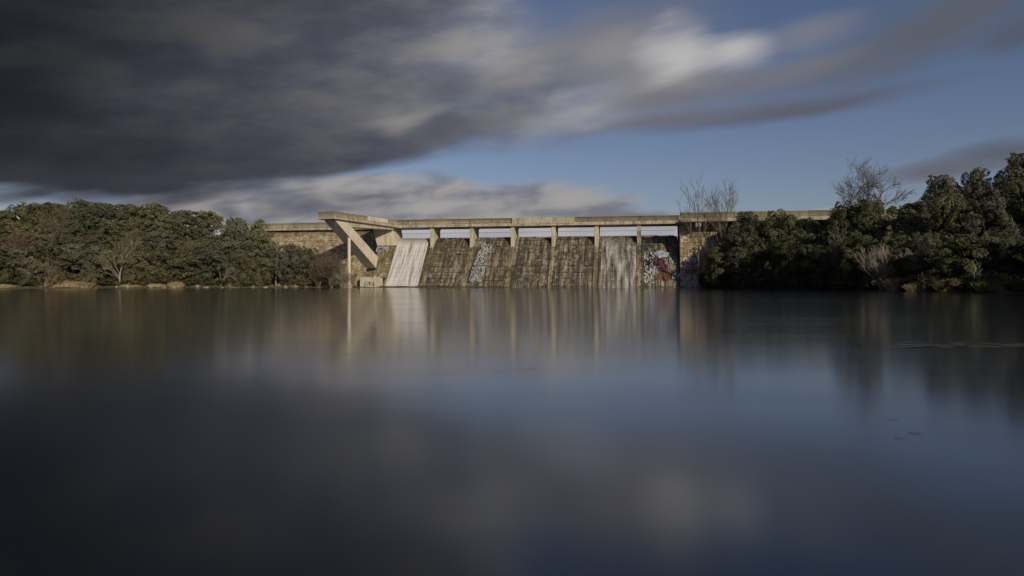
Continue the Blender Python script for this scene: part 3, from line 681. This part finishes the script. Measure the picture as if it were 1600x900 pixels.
def oak_kind(seed, mat, n=15000, size=.108):
    """unit tree: about 6 m high, 6 m wide"""
    rg = random.Random(seed); lobes = []
    for i in range(34):
        a = rg.uniform(0, 6.283); r = 2.3*math.sqrt(rg.random()); z = rg.uniform(1.1, 5.0); k = 1-abs(z-2.6)/4.6
        lobes.append((r*math.cos(a)*k*1.15, r*math.sin(a)*k*1.15, z, rg.choice((.38, .5, .6, .72, .9))*rg.uniform(.85, 1.15)))
    for i in range(6): a = rg.uniform(0, 6.283); lobes.append((1.1*math.cos(a)*rg.random(), 1.1*math.sin(a)*rg.random(), rg.uniform(4.7, 5.45), rg.uniform(.28, .5)))
    lobes.append((0, 0, 2.9, 1.45)); lobes.append((rg.uniform(-.5, .5), rg.uniform(-.5, .5), 4.2, .9))
    cm = quads_mesh('crown', leaf_cloud(seed, lobes, n, size), mat)
    B = MB(); B.tube([(0, 0, -.6), (.05, 0, .6), (-.05, .05, 1.5), (0, 0, 2.6)], [.26, .2, .17, .12], 7)
    for l in rg.sample(lobes[:34], 10):
        m = (l[0]*.45, l[1]*.45, 1.2+(l[2]-1.2)*.55); B.tube([(0, 0, 1.2), m, l[:3]], [.12, .08, .03], 5)
    return cm, B.mesh('trunk', M['bark'])
FINE = [oak_kind(150+i, M['leafB'] if i % 3 else M['leafA'], 30000, .072) for i in range(4)]
M['leafC'] = mat_leaf('oak_leaf_brown', (.108, .102, .058), (.165, .150, .085), (.150, .145, .075))
OAKS = [oak_kind(100+i, M[('leafA', 'leafB', 'leafA', 'leafC')[i % 4]]) for i in range(8)]
def shrub_kind(seed, mat, n=4200):
    rg = random.Random(seed); lobes = [(rg.uniform(-.9, .9), rg.uniform(-.6, .6), rg.uniform(.25, 1.25), rg.uniform(.35, .62)) for i in range(12)]
    cm = quads_mesh('foliage', leaf_cloud(seed, lobes, n, .085), mat)
    B = MB()
    for l in lobes[:7]: B.tube([(l[0]*.2, l[1]*.2, -.2), (l[0]*.6, l[1]*.6, l[2]*.5), l[:3]], [.05, .035, .012], 4)
    return cm, B.mesh('stem', M['bark'])
SHR = [shrub_kind(200+i, M['leafD']) for i in range(4)]

trng = random.Random(77)
ORD = 'nearest second third fourth fifth sixth seventh eighth ninth tenth eleventh twelfth thirteenth fourteenth fifteenth sixteenth seventeenth eighteenth nineteenth twentieth twenty-first twenty-second twenty-third twenty-fourth twenty-fifth twenty-sixth twenty-seventh twenty-eighth twenty-ninth thirtieth'.split()
def number(things, fmt, key):
    for k, t in enumerate(sorted(things, key=key)): t['label'] = fmt.format(ORD[k])
def put_tree(kinds, names, x, y, h, w, base_h, base_w, label, cat, group, kname, zb=None):
    cm, tm = trng.choice(kinds); z = (H(x, y) if zb is None else zb)
    t = thing(kname, label, cat, (x, y, z), trng.uniform(0, 6.28), group)
    k = (w/base_w, w/base_w*trng.uniform(.9, 1.1), h/base_h); t.scale = k
    link(names[1], tm, t); link(names[0], cm, t); return t
def oak(px, Y, top, wpx, label, group):
    x, y = XY(px, Y); zt = ZY(top, Y); zb = H(x, y); h = max(2.6, zt-zb)
    return put_tree(FINE if px > 1100 else OAKS, ('crown', 'trunk'), x, y, h, wpx*Y/F, 5.75, 5.2, label, 'tree', group, 'oak_tree')
def shrub(px, Y, top, wpx, label, group):
    x, y = XY(px, Y); zb = H(x, y); h = max(.7, ZY(top, Y)-zb)
    return put_tree(SHR, ('foliage', 'stem'), x, y, h, wpx*Y/F, 1.6, 2.4, label, 'shrub', group, 'shrub')
def shoreY(px):                                   # distance of the far shore in a given column
    t = (px-800)/F; Y = np.arange(45, 125, .5); k = np.nonzero(sdist(t*Y, Y) > 0)[0]
    return float(Y[k[0]]) if len(k) else 100.
def interp(px, tab): return float(np.interp(px, [a for a, _ in tab], [b_ for _, b_ in tab]))

SIL_L = [(-60, 335), (0, 327), (50, 318), (100, 312), (160, 316), (230, 318), (290, 328), (320, 330), (350, 340), (400, 345), (425, 350), (445, 368), (500, 390)]
LROWS = [(3.5, .20, 62, '{} oak from the wing wall in the rank behind the shoreline grass', 'front rank of oaks on the grassy bank'),
         (9.5, .45, 60, '{} oak from the wing wall in the rank on the lower hill slope', 'second rank of oaks on the grassy bank'),
         (16.5, .72, 60, '{} oak from the wing wall in the rank halfway up the hill', 'third rank of oaks on the grassy bank'),
         (24, 1.0, 60, '{} oak from the wing wall along the hilltop skyline under the storm cloud', 'hilltop oaks above the grassy bank')]
for r, (inl, fr, wp, lab, grp) in enumerate(LROWS):
    px = -50 + 17*r; made = []
    while px < (470 if r < 2 else 430):
        p = px+trng.uniform(-8, 8); Y = shoreY(p)+inl+trng.uniform(-1.5, 1.5); sil = interp(p, SIL_L)
        if p > 330: Y = min(Y, 108+.06*(430-p)+trng.uniform(-2, 1))
        top = 448-(448-sil)*(.36+.64*fr)+trng.uniform(-5, 6)*(1 if r < 3 else .7)
        if not (r >= 1 and p > 440): made.append(oak(p, Y, top, wp*trng.uniform(.85, 1.25), lab, grp))
        px += 40+trng.uniform(-5, 7)
    number(made, lab, lambda t: -t.location.x)
for px, Y, top, w in [(455, 103, 384, 52), (480, 105, 386, 44), (505, 106, 402, 36)]:
    oak(px, Y, top, w, {455: 'broad low oak below the wing wall beside the upright pale sapling', 480: 'rounded low oak in front of the wing wall shadow', 505: 'smallest low oak below the wing wall, behind the rusty brown bush'}[px], 'low oaks below the wing wall')

SIL_R = [(1120, 345), (1155, 326), (1200, 322), (1240, 334), (1270, 343), (1300, 340), (1325, 306), (1370, 304), (1395, 314), (1420, 316), (1440, 286), (1470, 272), (1500, 260), (1540, 262), (1570, 248), (1600, 236), (1700, 228)]
RROWS = [(3.0, .50, 75, '{} oak from the ochre abutment along the shaded water edge', 'front rank of oaks beyond the abutment'),
         (8.0, .76, 78, '{} oak from the ochre abutment in the middle rank of the shaded bank', 'second rank of oaks beyond the abutment'),
         (14, 1.0, 80, '{} tall oak from the ochre abutment along the skyline of the shaded bank', 'skyline oaks of the shaded bank')]
for r, (inl, fr, wp, lab, grp) in enumerate(RROWS):
    px = 1140 + 14*r; made = []
    while px < 1700:
        p = px+trng.uniform(-9, 9); k = np.interp(p, [1120, 1300, 1450, 1600], [.3, .6, 1.1, 1.3]); Y = shoreY(p)+inl*k+trng.uniform(-.8, .8)
        sil = interp(p, SIL_R); top = 450-(450-sil)*(.30+.70*fr)+trng.uniform(-6, 6)*(1 if r < 2 else .6)
        if r == 0: top = max(top, 362)
        made.append(oak(p, Y, top, wp*trng.uniform(.85, 1.25)*np.interp(p, [1120, 1450, 1600], [.85, 1.05, 1.25]), lab, grp))
        px += 50*np.interp(p, [1120, 1600], [.9, 1.3])+trng.uniform(-5, 7)
    number(made, lab, lambda t: -t.location.y)
oak(1160, 92.5, 352, 88, 'broad oak overhanging the water next to the ochre abutment', 'front rank of oaks beyond the abutment')
# the bank goes on past the frame; its trees shade the water's edge
made = []
for i in range(16):
    y = 50-i*4.2; x = 52+trng.uniform(0, 9) + (6 if i % 2 else 0)
    made.append(put_tree(OAKS, ('crown', 'trunk'), x, y, trng.uniform(7, 9.5), trng.uniform(7, 9), 5.75, 5.2, 'x', 'tree', 'oaks further along the shaded bank', 'oak_tree'))
number(made, '{} oak past the skyline oaks where the shaded bank runs on', lambda t: -t.location.y)

# low shrubs along the shores
made = []
for px in range(-20, 500, 21):
    p = px+trng.uniform(-8, 8); Y = shoreY(p)+trng.uniform(1.0, 2.4)
    made.append(shrub(p, Y, trng.uniform(416, 438), trng.uniform(26, 46), 'x', 'low shrubs along the grassy shore'))
number(made, '{} low shrub from the slim column along the grassy shore', lambda t: -t.location.x)
made = []
for px in range(1105, 1620, 19):
    p = px+trng.uniform(-8, 8); Y = shoreY(p)+trng.uniform(.2, 1.6)
    made.append(shrub(p, Y, trng.uniform(420, 440), trng.uniform(30, 55), 'x', 'low shrubs along the shaded bank'))
number(made, '{} low shrub from the ochre abutment on the shaded waterline', lambda t: -t.location.y)

# bare trees ---------------------------------------------------------------------------
def bare(seed, Ht, r0, spread=.55, up=.25, levels=4, kids=(6, 5, 4, 3), stems=1, rmin=.014, lean=.0, first=.3):
    rg = random.Random(seed); T = MB(); Bn = MB()
    def br(p, d, L, r, lv):
        n = 5 if lv == 0 else (4 if lv == 1 else 3); pts = [p]; rad = [r]; q = p
        for i in range(n):
            d = (d + Vector((rg.gauss(0, .13), rg.gauss(0, .13), rg.gauss(0, .08)+up*.28))).normalized(); q = q + d*L/n; pts.append(q); rad.append(max(rmin*.8, r*(1-.75*(i+1)/n)))
        (T if lv <= 1 else Bn).tube(pts, rad, 6 if lv == 0 else (5 if lv == 1 else 3), True, False)
        if lv >= levels: return
        for c in range(kids[lv]):
            f = first+(1-first)*(c+rg.random())/kids[lv] if lv == 0 else rg.uniform(.25, 1.0)
            k = min(n-1, int(f*n)); t = f*n-k; b0 = pts[k].lerp(pts[k+1], min(t, 1)); r1 = max(rmin, rad[k]*.62)
            dd = (pts[k+1]-pts[k]).normalized(); a = rg.uniform(0, 6.283); pe = dd.cross(Vector((math.cos(a), math.sin(a), .2))).normalized()
            nd = (dd*(1-spread*.35)+pe*spread*rg.uniform(.7, 1.35)).normalized()
            br(b0, nd, L*rg.uniform(.42, .68)*(1.15-.45*f if lv == 0 else 1), r1, lv+1)
    for s in range(stems):
        a = rg.uniform(0, 6.283); o = 0 if stems == 1 else (.42 if stems == 3 else .35)
        d = Vector((math.cos(a)*o*rg.uniform(.3, 1.2)+lean, math.sin(a)*o*rg.uniform(.3, 1.2), 1)).normalized()
        br(Vector((math.cos(a)*o*.6*rg.random(), math.sin(a)*o*.6*rg.random(), -.4)), d, Ht*(.72 if stems == 1 else rg.uniform(.5, .75)), r0, 0)
    return T, Bn
def put_bare(name, label, cat, px, Y, Ht, seed, mat, group=None, zb=None, **kw):
    x, y = XY(px, Y); z = H(x, y) if zb is None else zb
    t = thing(name, label, cat, (x, y, z), 0, group); T, Bn = bare(seed, Ht, **kw); T.build('trunk', M[mat], t); Bn.build('branches', M[mat], t); return t
sL = lambda p, k: shoreY(p)+k
for px, k, ht, sdv, lab in [(222, 3.0, 7.5, 51, 'brown leafless tree just past the forked pale tree'), (20, 3.5, 7.0, 52, 'brown leafless tree at the dark end of the grassy shore'), (300, 3.2, 6.0, 53, 'brown leafless tree behind the rounded golden tuft'),
                            (385, 2.6, 5.0, 54, 'brown leafless tree between the two pale saplings'), (80, 6.0, 9.0, 55, 'tall brown leafless tree behind the pale thicket')]:
    put_bare('bare_tree', lab, 'tree', px, sL(px, k), ht, sdv, 'brownbark', r0=.10, spread=.6, up=.35, levels=4, kids=(8, 6, 4, 4), rmin=.012, first=.3)
put_bare('bare_tree', 'pale leafless tree with forked white trunk on the grassy shore', 'tree', 186, sL(186, .9), 7.0, 31, 'palebark', r0=.13, spread=.6, up=.4, levels=4, kids=(8, 5, 4, 3), rmin=.011, first=.25)
put_bare('bare_tree', 'low pale leafless thicket beside a clump of straw grass', 'tree', 68, sL(68, 1.0), 4.4, 32, 'palebark', r0=.05, stems=6, spread=.6, levels=3, kids=(6, 5, 3), rmin=.010)
put_bare('bare_tree', 'slim pale sapling leaning over the shore between two grass tufts', 'tree', 343, sL(343, .9), 4.4, 33, 'palebark', r0=.09, spread=.6, lean=.2, levels=3, kids=(7, 5, 3), rmin=.016)
put_bare('bare_tree', 'upright pale sapling at the shore below the wing wall', 'tree', 432, sL(432, .9), 5.6, 34, 'palebark', r0=.10, spread=.65, up=.35, levels=4, kids=(8, 5, 3, 2), rmin=.014)
put_bare('bare_tree', 'thin bare sapling near the largest patch of straw grass', 'tree', 145, sL(145, .9), 3.6, 35, 'greybark', r0=.07, spread=.5, levels=3, kids=(6, 4, 3))
put_bare('bare_tree', 'fine twigged leafless tree poking above the hilltop', 'tree', 105, 118, 7.4, 56, 'greybark', r0=.14, spread=.8, levels=4, kids=(7, 5, 4, 3), rmin=.02)
put_bare('bare_tree', 'small leafless treetop above the hillside near the wing wall', 'tree', 355, 118, 6.0, 37, 'greybark', r0=.1, spread=.5, up=.5, levels=3, kids=(7, 5, 4), rmin=.014)
put_bare('bare_shrub', 'dense rusty brown leafless bush in front of the slim column', 'shrub', 518, 101.5, 5.4, 38, 'brownbark', r0=.05, stems=16, spread=.6, levels=3, kids=(6, 5, 4), rmin=.014, zb=.2)
put_bare('bare_shrub', 'pale tangled leafless bush at the base of the slim column', 'shrub', 536, 99.5, 3.2, 39, 'palebark', r0=.045, stems=9, spread=.8, levels=3, kids=(5, 5, 3), rmin=.013, zb=.0)
put_bare('bare_shrub', 'russet leafless bush beside the low oaks under the wing wall', 'shrub', 497, 102.0, 3.8, 40, 'brownbark', r0=.05, stems=10, spread=.6, levels=3, kids=(6, 5, 3), rmin=.014, zb=.2)
put_bare('bare_tree', 'thin leafless tree in front of the ochre abutment wall', 'tree', 1092, 96, 13.2, 41, 'greybark', r0=.15, spread=.34, up=.5, levels=4, kids=(7, 5, 3, 2), rmin=.016, lean=-.1, first=.35, zb=.1)
put_bare('bare_tree', 'tall upright leafless tree rising above the overhanging parapet', 'tree', 1130, 97.5, 13.8, 42, 'greybark', r0=.17, spread=.33, up=.6, levels=4, kids=(8, 5, 4, 2), rmin=.016, first=.4)
put_bare('bare_tree', 'large forked leafless tree standing behind the roadway parapet', 'tree', 1350, 98, 10.2, 43, 'greybark', r0=.20, stems=3, spread=.55, up=.32, levels=4, kids=(5, 5, 4, 2), rmin=.020, first=.35)
put_bare('bare_tree', 'slender leafless tree beside the large forked one', 'tree', 1316, 99, 10.6, 44, 'greybark', r0=.14, spread=.5, up=.5, levels=4, kids=(8, 6, 4, 3), rmin=.015, first=.4)
put_bare('bare_shrub', 'tall pale leafless clump growing out of the water edge', 'shrub', 1379, shoreY(1379)+.2, 4.7, 45, 'whitebark', r0=.05, stems=20, spread=.42, up=.6, levels=3, kids=(6, 4, 3), rmin=.012)
put_bare('bare_shrub', 'small brown leafless bush beside the pale clump', 'shrub', 1456, shoreY(1456)+.3, 2.2, 46, 'brownbark', r0=.035, stems=9, spread=.5, levels=3, kids=(5, 4, 3), rmin=.010)
put_bare('bare_tree', 'faint leafless sapling among the dark oaks of the shaded bank', 'tree', 1312, shoreY(1312)+.4, 6.6, 47, 'greybark', r0=.07, spread=.45, up=.5, levels=3, kids=(9, 6, 4))
put_bare('bare_tree', 'dead forked pale stem leaning at the waterline of the shaded bank', 'tree', 1518, shoreY(1518)+.3, 3.6, 48, 'whitebark', r0=.06, spread=.6, levels=2, kids=(5, 3))
put_bare('bare_tree', 'thin trunk standing in the shade at the dark waterline', 'tree', 1243, shoreY(1243)+.3, 4.6, 49, 'greybark', r0=.07, spread=.5, levels=3, kids=(6, 4, 3))

# grass -----------------------------------------------------------------------------------
def blades(seed, n, rx, ry, h, w=.03):
    g = np.random.default_rng(seed); a = g.uniform(0, 6.283, n); r = np.sqrt(g.random(n)); x = rx*r*np.cos(a); y = ry*r*np.sin(a)
    hh = h*g.uniform(.55, 1.1, n)*(1-.45*r*r); lx = g.normal(0, .28, n)*hh+x*.25; ly = g.normal(0, .28, n)*hh; ww = w*g.uniform(.6, 1.4, n); ph = g.uniform(0, 3.14, n)
    c, s = np.cos(ph)*ww, np.sin(ph)*ww; z0 = np.full(n, -.1)
    q = np.stack([np.stack([x-c, y-s, z0], 1), np.stack([x+c, y+s, z0], 1), np.stack([x+lx+c*.25, y+ly+s*.25, hh], 1), np.stack([x+lx-c*.25, y+ly-s*.25, hh], 1)], 1)
    return q.reshape(-1, 3)
TUS = [(105, .7, 3.2, .9, 'straw', 'widest patch of tall straw grass on the shore'), (275, .6, .95, .85, 'straw', 'rounded tuft of golden grass alone on the shore'), (364, .6, .9, .75, 'straw', 'golden grass tuft beside the leaning pale sapling'),
       (6, .6, 1.3, .5, 'straw', 'low straw grass patch at the dark end of the shore'), (200, .6, 1.6, .4, 'straw', 'short straw grass at the foot of the forked pale tree'), (245, .6, 1.2, .45, 'straw', 'short yellow grass next to the rounded golden tuft'),
       (452, .7, 1.8, .7, 'straw', 'pale grass below the wing wall beside the upright sapling'), (1488, .4, 1.3, 1.1, 'reed', 'green reeds at the waterline of the shaded bank'), (1440, .4, 1.4, .9, 'straw', 'dry reeds beside the pale leafless clump'), (1400, .4, .9, 1.3, 'straw', 'tall dry reeds rooted among the pale leafless clump'), (1560, .5, 1.8, 1.0, 'reed', 'brown green sedge on the dark shore past the dead stem')]
for i, (px, inl, rx, h, mt, lab) in enumerate(TUS):
    Y = shoreY(px)+inl; x, y = XY(px, Y); me = quads_mesh('grass_tuft', blades(300+i, int(900*max(1, rx)), rx, .5, h), M[mt]); o = link('grass_tuft', me); o.location = (x, y, H(x, y)-.05); tag(o, lab, 'grass')
def shore_grass():
    g = np.random.default_rng(9); parts = []
    for k in range(260):
        px = g.uniform(-30, 560); Y = shoreY(px)+g.uniform(.2, 2.4); x, y = XY(px, Y); parts.append(blades(1000+k, 42, .5, .3, g.uniform(.08, .26), .018)+np.array([x, y, H(x, y)]))
    o = link('shore_grass', quads_mesh('shore_grass', np.concatenate(parts), M['dull'])); tag(o, 'short straw coloured grass along the sunlit shore', 'grass', kind='stuff')
shore_grass()

def rock(px, py_off, size, label, seed):
    Y = shoreY(px)+py_off; x, y = XY(px, Y); rg = random.Random(seed); B = MB(); n, m_ = 9, 5; b0 = 0
    for j in range(m_+1):
        for i in range(n):
            a = 2*math.pi*i/n; t = math.pi*j/m_; k = rg.uniform(.8, 1.15); B.v.append((size*math.sin(t)*math.cos(a)*k, size*.7*math.sin(t)*math.sin(a)*k, size*.5*math.cos(t)*k))
    for j in range(m_):
        for i in range(n): B.face((j*n+i, (j+1)*n+i, (j+1)*n+(i+1) % n, j*n+(i+1) % n))
    o = B.build('rock', M['stone']); o.location = (x, y, max(0, H(x, y))); o.rotation_euler = (0, 0, rg.uniform(0, 6)); tag(o, label, 'rock', 'rocks along the shore')
M['stone'] = mat_plain('shore_stone', (.30, .27, .21), .9, 0, .4)
made = []
for k in range(22):
    rock(-10+k*24+trng.uniform(-9, 9), trng.uniform(-.3, .8), trng.uniform(.15, .42), 'x', 500+k); made.append(bpy.data.objects['rock' if k == 0 else 'rock.%03d' % k])
number(made, '{} pale rock from the slim column along the grassy waterline', lambda t: -t.location.x)
# things floating on the water -------------------------------------------------------------
def floater(px, py, L, ang, label, seed):
    Y = F*EYE/(py-HZ); x = (px-800)/F*Y; rg = random.Random(seed); B = MB(); pts = []
    for i in range(6): pts.append((L*(i/5-.5), rg.gauss(0, L*.04), .004+rg.uniform(0, .004)))
    B.tube(pts, [q*min(1, .1/L)**.6 for q in (.0008, .0016, .0019, .0016, .0013, .0006)], 5); j = pts[3]; B.tube([j, (j[0]+L*.2, j[1]+L*.12, .006)], [.0015, .0008], 4)
    o = B.build('twig_or_ripple', M['bark']); o.location = (x, Y, 0); o.rotation_euler = (0, 0, ang); tag(o, label, 'twig', 'twigs floating on the water')
floater(1397, 655, .14, .5, 'short dark twig afloat, farthest out of the small trio', 1); floater(1430, 677, .09, -.4, 'tiny bent dark twig afloat in the small trio', 2); floater(1405, 684, .07, .1, 'smallest straight dark twig afloat in the small trio', 3)
floater(815, 578, .7, .35, 'long thin dark tube standing in for a ripple before the dam reflection', 4)  # no stick here: dark tube added to draw a thin ripple streak
def foam():
    g = np.random.default_rng(3); B = MB()
    for k in range(70):
        px = g.uniform(1405, 1640); py = 539+g.normal(0, 2.2)+(px-1400)*.012; Y = F/(py-HZ); x = (px-800)/F*Y; r = g.uniform(.006, .03); b0 = len(B.v)
        for a in range(7): B.v.append((x+r*8*math.cos(a*.9)*g.uniform(.6, 1.2), Y+r*math.sin(a*.9)*g.uniform(.6, 1.2), .004+.0001*k))
        B.face([b0+a for a in range(7)])
    o = B.build('foam', mat_plain('foam', (.15, .15, .16), .8)); tag(o, 'thin broken line of pale foam drifting on the water', 'foam', kind='stuff')
foam()
def foot_foam():
    B = MB(); rg = random.Random(6); n = 150; a = []
    for i in range(n+1):
        u = UL+(UR-UL)*i/n; w = rg.uniform(.10, .30)+(.35 if u < EDGES[1]-.7 else 0); q = W(u, 100.98, .012); r_ = W(u, 100.80-w, .008); B.v += [tuple(q), tuple(r_)]
    for i in range(n): B.face((2*i, 2*i+1, 2*i+3, 2*i+2))
    o = B.build('foam_line', mat_plain('pale_foam', (.34, .34, .34), .8)); tag(o, 'narrow pale line of foam along the foot of the spillway', 'foam', kind='stuff')
foot_foam()
for o in bpy.data.objects:
    if '_o' in o.keys(): del o['_o']
scene.render.engine = 'CYCLES'
